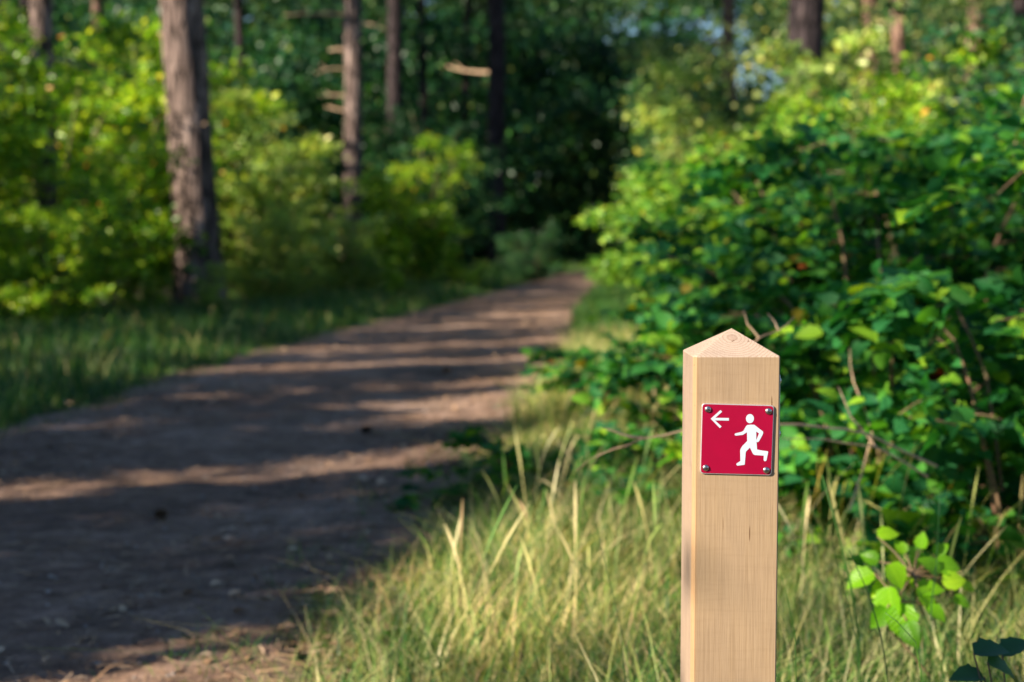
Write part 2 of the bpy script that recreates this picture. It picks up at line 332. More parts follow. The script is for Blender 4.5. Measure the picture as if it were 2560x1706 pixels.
def grass():
    parts = []; green = []
    # near right verge, long and half dry
    x, y, r = field(105000, -.75, 2.9, 1.5, 9.5, 1.35, 11)
    d = x - edge(RE, y); k = d > -.06 + .10 * r.random(len(x)) + .05 * np.sin(y * 4.3); x, y, d = x[k], y[k], d[k]
    clump = .5 + .5 * np.sin(x * 6.1 + 2 * np.sin(y * 3.7)) * np.sin(y * 5.3 + x * 2)
    keep = r.random(len(x)) < .45 + .55 * clump; x, y, d, clump = x[keep], y[keep], d[keep], clump[keep]
    h = (.05 + .15 * np.clip(d / .5, 0, 1)) * (.6 + .8 * r.random(len(x))) * (.7 + .5 * clump)
    gr = r.random(len(x)) < .40
    hh = h; wd = .0009 + .0016 * r.random(len(x)) ** 2
    parts.append(blades(x[~gr], y[~gr], hh[~gr], wd[~gr], 1.0, 3)); green.append(blades(x[gr], y[gr], hh[gr] * .95, wd[gr] * 1.3, 1.0, 4))
    # tall stalks
    x, y, r = field(1100, -.45, 2.6, 3.0, 8.5, 1.2, 12); k = x - edge(RE, y) > .4; x, y = x[k], y[k]
    parts.append(blades(x, y, .30 + .22 * r.random(len(x)), .0008 + .0006 * r.random(len(x)), .45, 5, 9, True))
    x, y, r = field(3500, -.5, 2.7, 2.7, 8.5, 1.3, 42); k = x - edge(RE, y) > .05; x, y = x[k], y[k]
    parts.append(blades(x, y, .10 + .12 * r.random(len(x)), .0007 + .0010 * r.random(len(x)), 2.6, 43, 6))
    # low clumps of blades running ragged over the path edge
    x, y, r = field(5000, 0, 1, 1.8, 14, 1.2, 13); x = edge(RE, y) - .22 + .3 * x
    k = np.sin(y * 9) * np.sin(y * 3.1) > .05; green.append(blades(x[k], y[k], .04 + .08 * r.random(k.sum()), np.full(k.sum(), .0022), .9, 6))
    # right verge, farther
    x, y, r = field(26000, 0, 1, 9.5, 36, 1.5, 14); x = edge(RE, y) + .02 + 1.7 * x
    (parts if 0 else green).append(blades(x, y, .14 + .16 * r.random(len(x)), .003 + .003 * r.random(len(x)), .7, 7, 3))
    x, y, r = field(9000, 0, 1, 7.5, 14, 1.2, 24); x = edge(RE, y) + .02 + 1.1 * x
    parts.append(blades(x, y, .15 + .2 * r.random(len(x)), .002 + .002 * r.random(len(x)), .7, 8, 3))
    # left bank
    x, y, r = field(52000, 0, 1, 5.5, 34, 1.5, 15); x = edge(LE, y) + .05 + .1 * r.random(len(x)) - 4.2 * x ** 1.2
    green.append(blades(x, y, (.09 + .14 * r.random(len(x))) * np.clip((edge(LE, y) - x) / .5 + .4, .4, 1.2), .003 + .003 * r.random(len(x)), .8, 9, 3))
    x, y, r = field(2200, 0, 1, 9, 30, 1.3, 16); x = edge(LE, y) - .2 - 3.8 * x
    parts.append(blades(x, y, .15 + .2 * r.random(len(x)), .0025 + .002 * r.random(len(x)), .6, 10, 3))
    # far floor of the wood
    x, y, r = field(22000, -12, 14, 30, 60, 1, 17); k = dist_out(x, y) > .1; x, y = x[k], y[k]
    green.append(blades(x, y, .2 + .25 * r.random(len(x)), .008 + .005 * r.random(len(x)), .7, 19, 3))
    V, F = join(parts); tag(link('dry_grass', np_mesh('dry_grass', V, F), M['grass']), 'long straw-coloured and yellow-green grass along the path edge', 'grass', None, 'stuff')
    V, F = join(green); tag(link('green_grass', np_mesh('green_grass', V, F), M['grass_green']), 'fresh green grass on both banks of the path', 'grass', None, 'stuff')
grass()

# ------------------------------------------------------------------ the waymark post
def solid_of(name, V, F, mat, parent, bevel=0, seg=2):
    me = bpy.data.meshes.new(name); me.from_pydata([tuple(v) for v in V], [], [tuple(f) for f in F]); me.update()
    o = link(name, me, mat, parent)
    if bevel:
        md = o.modifiers.new('bevel', 'BEVEL'); md.width = bevel; md.segments = seg; md.limit_method = 'ANGLE'; md.angle_limit = rad(25)
    return o
def wood_mat():
    m, t, b = new_mat('larch_wood')
    tc = t.nodes.new('ShaderNodeTexCoord'); sep = t.nodes.new('ShaderNodeSeparateXYZ')
    # gentle wander of the grain with height
    mp = t.nodes.new('ShaderNodeMapping'); mp.inputs['Scale'].default_value = (1, 1, .12)
    t.links.new(tc.outputs['Object'], mp.inputs[0])
    wn = noise(t, 14, 3, .5, mp.outputs[0])
    va = t.nodes.new('ShaderNodeVectorMath'); va.operation = 'MULTIPLY_ADD'; va.inputs[1].default_value = (.008, .008, 0)
    t.links.new(wn.outputs[1], va.inputs[0]); t.links.new(tc.outputs['Object'], va.inputs[2])
    sb = t.nodes.new('ShaderNodeVectorMath'); sb.operation = 'SUBTRACT'; sb.inputs[1].default_value = (.002, -.012, 0)
    t.links.new(va.outputs[0], sb.inputs[0])
    ml = t.nodes.new('ShaderNodeVectorMath'); ml.operation = 'MULTIPLY'; ml.inputs[1].default_value = (1, 1.1, .01); t.links.new(sb.outputs[0], ml.inputs[0])
    ln = t.nodes.new('ShaderNodeVectorMath'); ln.operation = 'LENGTH'; t.links.new(ml.outputs[0], ln.inputs[0])
    mu = t.nodes.new('ShaderNodeMath'); mu.operation = 'MULTIPLY'; mu.inputs[1].default_value = 270; t.links.new(ln.outputs['Value'], mu.inputs[0])
    fr = t.nodes.new('ShaderNodeMath'); fr.operation = 'FRACT'; t.links.new(mu.outputs[0], fr.inputs[0])
    ring = ramp(t, fr.outputs[0], [(0, (1, 1, 1)), (.55, (.9, .9, .9)), (.86, (0.1, .1, .1)), (1, (1, 1, 1))])
    base = mix(t, (.30, .222, .142), (.325, .245, .162), ring.outputs[0])
    # end grain reads stronger on the sloping top
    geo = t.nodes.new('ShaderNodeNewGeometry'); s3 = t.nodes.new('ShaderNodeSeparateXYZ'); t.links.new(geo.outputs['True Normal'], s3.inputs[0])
    topf = ramp(t, s3.outputs[2], [(.3, (0, 0, 0)), (.45, (1, 1, 1))])
    topc = mix(t, (.30, .225, .178), (.40, .335, .285), ring.outputs[0])
    leftf = t.nodes.new('ShaderNodeMath'); leftf.operation = 'LESS_THAN'; leftf.inputs[1].default_value = -.8; t.links.new(s3.outputs[0], leftf.inputs[0])  # left-facing side takes a pinker, less yellow tone
    base = mix(t, base, mix(t, (.27, .208, .166), (.31, .248, .206), ring.outputs[0]), leftf.outputs[0])
    knot = ramp(t, ln.outputs['Value'], [(.003, (.30, .22, .2)), (.0075, (.8, .72, .7)), (.012, (1, 1, 1))])
    topc = mix(t, topc, knot.outputs[0], 1, 'MULTIPLY')
    base = mix(t, base, topc, topf.outputs[0])
    # fine fibres and stains
    mf = t.nodes.new('ShaderNodeMapping'); mf.inputs['Scale'].default_value = (1, 1, .02); t.links.new(tc.outputs['Object'], mf.inputs[0])
    fi = noise(t, 700, 3, .7, mf.outputs[0])
    c = mix(t, base, ramp(t, fi.outputs[0], [(.3, (.80, .77, .74)), (.6, (1.04, 1.03, 1.02))]).outputs[0], 1, 'MULTIPLY')
    st = noise(t, 9, 4, .6, coords(t, (1, 1, .35)))
    c = mix(t, c, ramp(t, st.outputs[0], [(.32, (.86, .83, .84)), (.5, (1, .97, .95)), (.68, (1.08, 1.03, .94))]).outputs[0], 1, 'MULTIPLY')
    mh = t.nodes.new('ShaderNodeMapping'); mh.inputs['Scale'].default_value = (.12, .12, 1); t.links.new(tc.outputs['Object'], mh.inputs[0])
    saw = noise(t, 170, 2, .6, mh.outputs[0])      # faint saw marks across the grain
    c = mix(t, c, ramp(t, saw.outputs[0], [(.33, (.96, .955, .95)), (.5, (1, 1, 1))]).outputs[0], 1, 'MULTIPLY')
    kn = t.nodes.new('ShaderNodeTexVoronoi'); kn.inputs['Scale'].default_value = 11; t.links.new(tc.outputs['Object'], kn.inputs['Vector'])
    c = mix(t, c, ramp(t, kn.outputs['Distance'], [(.02, (.35, .24, .18)), (.05, (.85, .78, .72)), (.10, (1, 1, 1))]).outputs[0], 1, 'MULTIPLY')
    # warmer strip by the left front arris
    t.links.new(tc.outputs['Object'], sep.inputs[0])
    strip = ramp(t, sep.outputs[0], [(0, (0, 0, 0))] * 2)
    mr = t.nodes.new('ShaderNodeMapRange'); mr.inputs['From Min'].default_value = -.051; mr.inputs['From Max'].default_value = -.039
    t.links.new(sep.outputs[0], mr.inputs[0])
    sr = ramp(t, mr.outputs[0], [(0, (.15, .15, .15)), (.15, (1, 1, 1)), (.45, (.9, .9, .9)), (.75, (.1, .1, .1)), (1, (0, 0, 0))])
    notop = t.nodes.new('ShaderNodeMath'); notop.operation = 'LESS_THAN'; notop.inputs[1].default_value = .3; t.links.new(s3.outputs[2], notop.inputs[0])
    front = t.nodes.new('ShaderNodeMath'); front.operation = 'LESS_THAN'; front.inputs[1].default_value = -.3; t.links.new(s3.outputs[1], front.inputs[0])
    k1 = t.nodes.new('ShaderNodeMath'); k1.operation = 'MULTIPLY'; t.links.new(sr.outputs[0], k1.inputs[0]); t.links.new(front.outputs[0], k1.inputs[1])
    k2 = t.nodes.new('ShaderNodeMath'); k2.operation = 'MULTIPLY'; t.links.new(k1.outputs[0], k2.inputs[0]); t.links.new(notop.outputs[0], k2.inputs[1])
    k3 = t.nodes.new('ShaderNodeMath'); k3.operation = 'MULTIPLY'; t.links.new(k2.outputs[0], k3.inputs[0]); k3.inputs[1].default_value = .42
    c = mix(t, c, (.34, .19, .08), k3.outputs[0])
    # hairline drying cracks below the top and tiny specks
    mc = t.nodes.new('ShaderNodeMapping'); mc.inputs['Scale'].default_value = (1, 1, .06); t.links.new(tc.outputs['Object'], mc.inputs[0])
    cr = noise(t, 160, 2, .5, mc.outputs[0]); crk = ramp(t, cr.outputs[0], [(.695, (1, 1, 1)), (.72, (.45, .35, .28))])
    c = mix(t, c, crk.outputs[0], 1, 'MULTIPLY')
    sp = noise(t, 240, 1, .5, tc.outputs['Object']); spk = ramp(t, sp.outputs[0], [(.79, (1, 1, 1)), (.81, (.25, .15, .1))])
    c = mix(t, c, spk.outputs[0], 1, 'MULTIPLY')
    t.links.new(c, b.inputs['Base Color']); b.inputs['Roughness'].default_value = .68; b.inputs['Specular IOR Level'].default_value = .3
    bump(t, fi.outputs[0], .25, .0006, b); return m
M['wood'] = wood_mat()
def simple(name, col, rough=.5, metal=0, nstr=0, nscale=50, **kw):
    m, t, b = new_mat(name)
    n = noise(t, nscale, 4, .6, coords(t))
    lo = tuple(x * (1 - nstr) for x in col); hi = tuple(min(1, x * (1 + nstr)) for x in col)
    t.links.new(ramp(t, n.outputs[0], [(.3, lo), (.7, hi)]).outputs[0], b.inputs['Base Color'])
    b.inputs['Roughness'].default_value = rough; b.inputs['Metallic'].default_value = metal
    for k, v in kw.items(): b.inputs[k].default_value = v
    return m
M['crimson'] = simple('crimson_sign_enamel', (.25, .0, .026), .4, 0, .06, 30, **{'Specular IOR Level': .25})
M['alu'] = simple('aluminium_edge', (.72, .74, .78), .38, .75, .05)
M['white'] = simple('white_sign_film', (.45, .54, .65), .4, 0, .03)
M['steel'] = simple('steel_screw', (.50, .48, .50), .28, 1, .25, 900)
M['slot'] = simple('dark_screw_recess', (.06, .055, .06), .5, .8)

PXC = .2585; PY = 1.630; HALF = .050
ZE = CAM_H - .1290      # height of the eaves of the post
post = empty('waymark_post', (PXC, PY + HALF, 0), 'pale square wooden post with pyramid top carrying a red running-route sign', 'post')
H = HALF; ch = .0025
def ringv(h, c, z):     # octagonal section with small chamfers
    return [(-h + c, -h, z), (h - c, -h, z), (h, -h + c, z), (h, h - c, z), (h - c, h, z), (-h + c, h, z), (-h, h - c, z), (-h, -h + c, z)]
cc = [.0042, .0012]
V = []
def sec(h, z, cl=.0042, cr=.0014):
    return [(-h + cl, -h, z), (h - cr, -h, z), (h, -h + cr, z), (h, h - cr, z), (h - cr, h, z), (-h + cr, h, z), (-h, h - cr, z), (-h, -h + cl, z)]
zs = [-.35, ZE - .0015]
rings = [sec(H, z) for z in zs] + [sec(H - .0008, ZE)]
V = [v for r_ in rings for v in r_] + [(.0015, 0, ZE + .0290)]
F = [list(range(7, -1, -1))]
for k in range(2):
    for s in range(8):
        F.append([k * 8 + s, k * 8 + (s + 1) % 8, (k + 1) * 8 + (s + 1) % 8, (k + 1) * 8 + s])
for s in range(8): F.append([16 + s, 16 + (s + 1) % 8, 24])
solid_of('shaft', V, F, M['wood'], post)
# sign plate: traced in millimetres on the front face (x from the post's middle, z from the eaves)
K = .1352e-3
def fc(px, py): return ((px - 653) * K, ZE - (py - 378) * K)
def rounded(cs, r, n=5):
    out = []
    for i in range(4):
        p0 = Vector(cs[i - 1]); p1 = Vector(cs[i]); p2 = Vector(cs[(i + 1) % 4])
        a = p1 + (p0 - p1).normalized() * r; b_ = p1 + (p2 - p1).normalized() * r
        for k in range(n + 1):
            q = k / n; out.append(((1 - q) ** 2 * a + 2 * q * (1 - q) * p1 + q * q * b_)[:])
    return out
def slab(name, poly, y0, y1, mat, parent, bevel=0):
    n = len(poly); V = [(x, y0, z) for x, z in poly] + [(x, y1, z) for x, z in poly]
    F = [list(range(n)), list(range(2 * n - 1, n - 1, -1))] + [[i, n + i, n + (i + 1) % n, (i + 1) % n] for i in range(n)]
    o = solid_of(name, V, F, mat, parent, bevel, 1)
    import bmesh
    bm = bmesh.new(); bm.from_mesh(o.data); bmesh.ops.recalc_face_normals(bm, faces=bm.faces); bm.to_mesh(o.data); bm.free()
    return o
cs = [fc(358, 1385 + 0) if 0 else fc(347, 1384), fc(958, 1400), fc(973, 798), fc(358, 780)]
plate = slab('sign_plate', rounded(cs, .0042), -H - .0022, -H - .0002, M['alu'], post, .0003)
cen = Vector((sum(c[0] for c in cs) / 4, sum(c[1] for c in cs) / 4))
ins = [tuple(cen + (Vector(c) - cen) * .978) for c in cs]
face = slab('sign_face', rounded(ins, .0038), -H - .0026, -H - .0021, M['crimson'], plate)
yf = -H - .0026
slab('arrow_symbol', [fc(*q) for q in [(433, 912), (515, 838), (530, 852), (472, 904), (588, 906), (588, 928), (470, 926), (526, 978), (512, 993)]], yf - .0002, yf + .0001, M['white'], plate)
head = [(767 + 34 * math.cos(a), 911 + 39 * math.sin(a)) for a in [k * math.pi / 14 for k in range(28)]]
body = [(745, 966), (775, 963), (805, 964), (845, 995), (880, 1022), (881, 1035), (876, 1050), (846, 1106), (836, 1113), (826, 1111), (823, 1098), (846, 1038), (822, 1022), (823, 1080), (826, 1120), (831, 1176), (870, 1184), (922, 1191), (926, 1197), (912, 1270), (903, 1277), (893, 1275), (888, 1266), (889, 1229), (812, 1223), (800, 1217), (792, 1205), (770, 1159), (738, 1192), (734, 1202), (727, 1304), (720, 1308), (665, 1315), (656, 1308), (657, 1297), (690, 1275), (687, 1185), (690, 1172), (703, 1148), (746, 1104), (743, 1028), (708, 1050), (650, 1057), (639, 1052), (639, 1042), (650, 1036), (693, 1026), (712, 1016), (722, 1000), (733, 978)]
import bmesh
def poly_multi(name, polys, y0, y1, mat, parent):
    bm = bmesh.new()
    for poly in polys:
        n = len(poly); a = [bm.verts.new((x, y0, z)) for x, z in poly]; b_ = [bm.verts.new((x, y1, z)) for x, z in poly]
        bm.faces.new(a); bm.faces.new(b_[::-1])
        for i in range(n): bm.faces.new([a[i], b_[i], b_[(i + 1) % n], a[(i + 1) % n]])
    bm.normal_update(); bmesh.ops.triangulate(bm, faces=[f for f in bm.faces if len(f.verts) > 4], ngon_method='EAR_CLIP')
    bmesh.ops.recalc_face_normals(bm, faces=bm.faces)
    me = bpy.data.meshes.new(name); bm.to_mesh(me); bm.free(); return link(name, me, mat, parent)
poly_multi('runner_symbol', [[fc(*q) for q in head], [fc(*q) for q in body]], yf - .0002, yf + .0001, M['white'], plate)
def screw_mesh():
    bm = bmesh.new(); Rr = .0039; prof = [(Rr, 0), (Rr, .0004), (Rr * .93, .0012), (Rr * .72, .0019), (Rr * .42, .0023), (.0001, .0025)]
    n = 24; rows = []
    for r_, h_ in prof: rows.append([bm.verts.new((r_ * math.cos(2 * math.pi * k / n), -h_, r_ * math.sin(2 * math.pi * k / n))) for k in range(n)])
    for a, b_ in zip(rows, rows[1:]):
        for k in range(n): bm.faces.new([a[k], a[(k + 1) % n], b_[(k + 1) % n], b_[k]])
    bm.faces.new(rows[-1]); bm.faces.new(rows[0][::-1])
    bmesh.ops.recalc_face_normals(bm, faces=bm.faces)
    for f in bm.faces: f.smooth = True
    nf = len(bm.faces)
    for k in range(2):            # cross recess, six small spokes
        a = math.pi / 4 + k * math.pi / 2; d = Vector((math.cos(a), 0, math.sin(a))); e = Vector((-math.sin(a), 0, math.cos(a)))
        L, w_ = .0021, .00038
        top = -.00262 + .00004 * k
        vs = [bm.verts.new(d * sx * L + e * sz * w_ + Vector((0, y_, 0))) for y_ in (top, -.0012) for sx, sz in ((-1, -1), (1, -1), (1, 1), (-1, 1))]
        for f in ((0, 1, 2, 3), (0, 4, 5, 1), (1, 5, 6, 2), (2, 6, 7, 3), (3, 7, 4, 0)):
            q = bm.faces.new([vs[i] for i in f]); q.material_index = 1
    me = bpy.data.meshes.new('screw'); bm.to_mesh(me); bm.free(); me.materials.append(M['steel']); me.materials.append(M['slot']); return me
sm = screw_mesh()
for k, (px, py) in enumerate([(408, 831), (924, 848), (394, 1333), (911, 1353)]):
    o = bpy.data.objects.new('screw', sm); C.objects.link(o); o.parent = plate
    x, z = fc(px, py); o.location = (x, yf, z); o.rotation_euler = (0, .5 + k * 1.1, 0)
# a second plate on the hidden right face, seen edge on
side = empty_plate = slab('side_plate', rounded([(-.040, ZE - .10), (.040, ZE - .10), (.040, ZE - .022), (-.040, ZE - .022)], .004), -H - .0022, -H - .0002, M['alu'], post, .0003)
side.rotation_euler = (0, 0, rad(90)); side['label'] = 'thin metal plate seen edge-on on the right face'
for (x, z) in ((-.034, ZE - .030), (.034, ZE - .030), (-.034, ZE - .092), (.034, ZE - .092)):
    o = bpy.data.objects.new('screw', sm); C.objects.link(o); o.parent = side; o.location = (x, -H - .0022, z)

# ------------------------------------------------------------------ shrubs and brambles
def shrub_parts(seed, h, rad_, stems, twigs, per, size, T, compound=False, arch=.25, flat=.55, low=.12):
    r = np.random.default_rng(seed); tubes = []
    P = []; D = []; N = []
    for s in range(stems):
        a = r.random() * 6.283; ro = rad_ * (.15 + .85 * math.sqrt(r.random())); hh = h * (.3 + .95 * r.random() ** 1.3) * (1 - .15 * (ro / rad_) ** 2)
        b0 = np.array([math.cos(a) * ro * .22, math.sin(a) * ro * .22, 0]); tip = np.array([math.cos(a) * ro, math.sin(a) * ro, hh])
        ctl = np.array([math.cos(a) * ro * .45, math.sin(a) * ro * .45, hh * (1 + arch)])
        tt = np.linspace(0, 1, 9)[:, None]
        pts = (1 - tt) ** 2 * b0 + 2 * tt * (1 - tt) * ctl + tt ** 2 * tip + r.normal(0, .012 * h, (9, 3)) * tt
        tubes.append(tube(pts, np.linspace(.012, .004, 9) * (h / 2) ** .6, 4))
        for k in range(twigs):
            t_ = low + (1 - low) * r.random() ** .8
            q = (1 - t_) ** 2 * b0 + 2 * t_ * (1 - t_) * ctl + t_ ** 2 * tip
            out = np.array([math.cos(a), math.sin(a), .3]) + r.normal(0, .75, 3); out[2] = abs(out[2]) * .7 - .1
            out /= np.linalg.norm(out); L = h * (.07 + .15 * r.random())
            e = q + out * L - np.array([0, 0, L * .15])
            if k % 3 == 0: tubes.append(tube([q, (q + e) / 2 + [0, 0, L * .06], e], [.005, .004, .002], 3))
            uu = r.random(per)[:, None] ** .7
            P.append(q + (e - q) * uu + r.normal(0, size * .55, (per, 3)))
            D.append(out + r.normal(0, .75, (per, 3)) + [0, 0, -.35]); N.append(np.array([0, 0, flat]) + out * .6 + r.normal(0, .65, (per, 3)))
    P, D, N = np.concatenate(P), np.concatenate(D), np.concatenate(N)
    k = P[:, 2] > .03; P, D, N = P[k], D[k], N[k]
    S = size * (.4 + 1.0 * r.random(len(P)))
    if compound:
        D = unit(D); B = unit(np.cross(D, N))
        Ps = np.concatenate([P + D * S[:, None] * .35, P, P]); Ds = np.concatenate([D, D * .35 + B, D * .35 - B]); Ns = np.concatenate([N] * 3); Ns = Ns + r.normal(0, .18, Ns.shape)
        P, D, N, S = Ps, Ds, Ns, np.concatenate([S, S * .8, S * .8])
    lv = leaves(P, D, N, S, T)
    return join(tubes), lv
SH = {}
def shrub_proto(key, mat, **kw):
    tb, lv = shrub_parts(**kw)
    SH[key] = (np_mesh(key + '_stems', *tb, True), leafco(np_mesh(key + '_leaves', *lv), kw['T']), mat)
    SH[key][0].materials.append(M['stem']); SH[key][1].materials.append(M[mat])
def place(name, key, x, y, label, cat, group, s=1, rz=0, sx=1, mat=None, z=None, szz=1):
    e = empty(name, (x, y, float(gh(x, y)) - .03 if z is None else z), label, cat, group, rz, (s * sx, s, s * szz))
    for nm, me in (('stem', SH[key][0]), ('foliage', SH[key][1])):
        o = bpy.data.objects.new(nm, me); C.objects.link(o); o.parent = e
        if mat and nm == 'foliage': o.material_slots[0].link = 'OBJECT'; o.material_slots[0].material = M[mat]
    return e
shrub_proto('shrub_a', 'leaf_light', seed=1, h=4.1, rad_=1.7, stems=26, twigs=40, per=12, size=.125, T=TM, low=.05)
shrub_proto('shrub_b', 'leaf_light', seed=2, h=3.9, rad_=1.9, stems=26, twigs=38, per=13, size=.115, T=TM, low=.05, arch=.1)
shrub_proto('shrub_c', 'leaf_dark', seed=3, h=4.6, rad_=2.1, stems=22, twigs=34, per=26, size=.11, T=TF, low=.03)
shrub_proto('low_a', 'leaf_light', seed=4, h=.9, rad_=.6, stems=14, twigs=14, per=12, size=.06, T=TM, low=.1)
shrub_proto('bramble_a', 'leaf_bramble', seed=5, h=1.6, rad_=1.1, stems=32, twigs=22, per=5, size=.071, T=TN, compound=True, low=.02, arch=.45)
shrub_proto('bramble_b', 'leaf_bramble', seed=6, h=1.5, rad_=1.2, stems=32, twigs=22, per=5, size=.064, T=TN, compound=True, low=.02, arch=.6)
shrub_proto('bramble_c', 'leaf_bramble_pale', seed=7, h=1.95, rad_=1.3, stems=28, twigs=24, per=8, size=.078, T=TM, compound=True, low=.02, arch=.4)
shrub_proto('bramble_d', 'leaf_bramble', seed=12, h=.95, rad_=.62, stems=16, twigs=12, per=4, size=.08, T=TN, compound=True, low=.05, arch=.5)
shrub_proto('trail_a', 'leaf_bramble', seed=8, h=.42, rad_=.62, stems=11, twigs=7, per=4, size=.06, T=TN, compound=True, low=.1, arch=.9)

GL = 'shrubs in the wood left of the path'; GR = 'brambles right of the path'; GB = 'tall shrubs behind the brambles'
LS = [ # key, x, y, scale, rz, mat, label
 ('shrub_a', -6.9, 15.6, .92, .3, None, 'bushy yellow-green shrub at the far left edge, nearest of the left bank'),
 ('shrub_b', -6.35, 19.0, 1.0, 1.9, None, 'sunlit yellow-green shrub directly left of the thick pine trunk'),
 ('shrub_b', -8.6, 19.5, .85, 3.3, None, 'green shrub behind the leftmost shrub, around the slim pale-footed trunk'),
 ('shrub_a', -4.2, 23.4, .82, 4.4, 'leaf_pale', 'pale sunlit shrub just right of the thick pine trunk'),
 ('shrub_b', -2.9, 25.5, .45, 5.2, 'leaf_pale', 'pale grey-green shrub in front of the second pine trunk'),
 ('shrub_a', -6.6, 23.5, 1.1, 2.2, None, 'tall green shrub behind the thick pine trunk'),
 ('shrub_a', -2.1, 31.0, .75, 1.2, None, 'olive-green shrub right of the second pine trunk, partly shaded'),
 ('shrub_b', .45, 36.0, .42, 2.9, 'leaf_dark', 'dark shaded shrub left of where the path disappears'),
 ('shrub_c', -2.0, 39.0, .9, .5, None, 'dark tall shrub behind the olive-green shrub'),
 ('shrub_c', -9.6, 26.0, 1.1, 4.0, 'leaf_light', 'tall green shrub at the back left between slim trunks'),
 ('shrub_c', -6.0, 30.0, 1.05, 3.0, None, 'dark tall shrub behind the pale sunlit shrub'),
 ('shrub_c', -2.7, 43.0, 1.1, 2.0, None, 'dark shrub at the foot of the dark central trunk'),
 ('shrub_b', -4.9, 15.0, .42, 3.1, None, 'low spreading yellow-green shrub on the left bank before the thick trunk'),
 ('shrub_a', -5.35, 16.9, .55, 5.1, None, 'small leafy shrub left of the foot of the thick pine trunk'),
 ('shrub_b', -7.7, 17.0, .85, .7, 'leaf_light', 'tall bright shrub rising behind the leftmost shrub'),
 ('shrub_b', -3.6, 21.4, .42, 2.0, 'leaf_pale', 'knee-high pale shrub right of the foot of the thick pine trunk'),
 ('shrub_a', -6.1, 27.0, 1.15, 4.6, None, 'tall airy shrub between the thick trunk and the second trunk'),
 ('shrub_c', -9.2, 35.0, 1.2, 1.0, None, 'deep green shrub far back on the left'),
]
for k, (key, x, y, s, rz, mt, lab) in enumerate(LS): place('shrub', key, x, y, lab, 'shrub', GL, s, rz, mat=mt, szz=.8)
for (x, y, s, rz, mt, lab) in [
 (-4.05, 18.6, .62, 0, 'leaf_pale', 'small bright leafy plant at the foot of the thick pine trunk'),
 (-4.6, 17.9, .5, 2, 'leaf_light', 'small leafy plant left of the thick trunk base in the grass'),
 (-5.9, 15.4, .8, 1, 'leaf_light', 'low yellow-green plant in front of the sunlit shrub on the left bank'),
 (-1.9, 24.6, .7, 3, 'leaf_light', 'low green plant before the second pine trunk'),
 (-1.0, 30.0, .9, 4, 'leaf_light', 'low green plant on the left bank further along the path'),
 (0.1, 38.0, 1.1, 4, 'leaf_dark', 'low dark plant at the far left edge of the path')]:
    place('leafy_plant', 'low_a', x, y, lab, 'plant', 'small plants on the left bank', s, rz, mat=mt)
RS = [
 ('bramble_a', 2.1, 4.2, .86, .2, None, 'dark green bramble clump nearest on the right edge of the picture'),
 ('bramble_b', 2.85, 5.3, 1.02, 1.4, None, 'bramble clump at the right edge behind the nearest clump'),
 ('bramble_d', 1.42, 3.72, .95, 2.2, None, 'small low bramble clump between the grass and the nearest big clump'),
 ('bramble_d', 1.2, 4.45, 1.0, 4.4, None, 'small bramble clump in the grass straight right of the sign'),
 ('bramble_a', 1.45, 5.3, .92, 2.6, None, 'shaded bluish bramble clump right behind the post'),
 ('bramble_b', 2.1, 6.4, 1.12, 3.9, None, 'bramble clump with arching shoots above the shaded ones right of the post'),
 ('bramble_a', 1.5, 7.0, .95, 5.0, None, 'dark bramble clump seen just above the post top'),
 ('bramble_b', 3.4, 7.4, 1.25, .9, None, 'bramble clump at the right margin of the picture, third deep'),
 ('bramble_c', 1.75, 9.4, .85, 2.1, None, 'brighter bramble clump left above the post top'),
 ('bramble_c', 2.6, 9.4, 1.05, 3.6, 'leaf_bramble', 'mid-green bramble clump behind the shaded ones on the right'),
 ('bramble_c', 1.9, 12.0, .88, .7, None, 'pale sunlit bramble clump bordering the bend of the path'),
 ('bramble_c', 2.8, 12.6, 1.1, 4.2, None, 'pale sunlit bramble clump right of the path-side clump'),
 ('bramble_c', 2.15, 15.6, 1.0, 5.6, None, 'sunlit yellow-green bramble clump reaching over the path edge'),
 ('bramble_c', 3.3, 17.0, 1.25, 1.7, None, 'farther sunlit bramble clump half hidden by nearer brambles'),
 ('bramble_c', 2.75, 20.5, 1.1, 3.0, None, 'farthest sunlit bramble clump beside the narrow end of the path'),
]
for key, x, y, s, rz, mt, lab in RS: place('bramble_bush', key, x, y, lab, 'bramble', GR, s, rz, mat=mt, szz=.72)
for x, y, s, rz, key, mt, lab in [
 (4.6, 10.6, .62, .4, 'shrub_b', 'leaf_dark', 'dark green shrub at the upper right edge of the picture'),
 (5.6, 13.6, .8, 2.4, 'shrub_a', 'leaf_dark', 'deep green shrub behind the one at the upper right edge'),
 (3.9, 14.6, .72, 1.4, 'shrub_b', 'leaf_light', 'green shrub in front of the thick dark trunk on the right'),
 (4.4, 18.5, .85, 3.4, 'shrub_a', 'leaf_pale', 'pale loose shrub left of the thick dark trunk on the right'),
 (7.2, 18.5, .9, 4.4, 'shrub_b', 'leaf_dark', 'dark shrub between the thin trunks at the upper right'),
 (3.6, 26.0, .95, 5.4, 'shrub_a', 'leaf_pale', 'light green shrub above the end of the path on its right'),
 (6.2, 25.5, 1.0, .9, 'shrub_b', 'leaf_light', 'mid-green shrub behind the pale loose shrub on the right'),
 (4.6, 36.0, 1.05, 1.9, 'shrub_c', 'leaf_dark', 'dark shrub closing the end of the path on the right'),
 (10.5, 24.0, 1.1, 2.9, 'shrub_c', 'leaf_dark', 'dark tall shrub far right behind the thin trunks')]:
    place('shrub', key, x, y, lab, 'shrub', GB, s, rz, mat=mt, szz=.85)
GT = 'trailing bramble shoots in the grass'
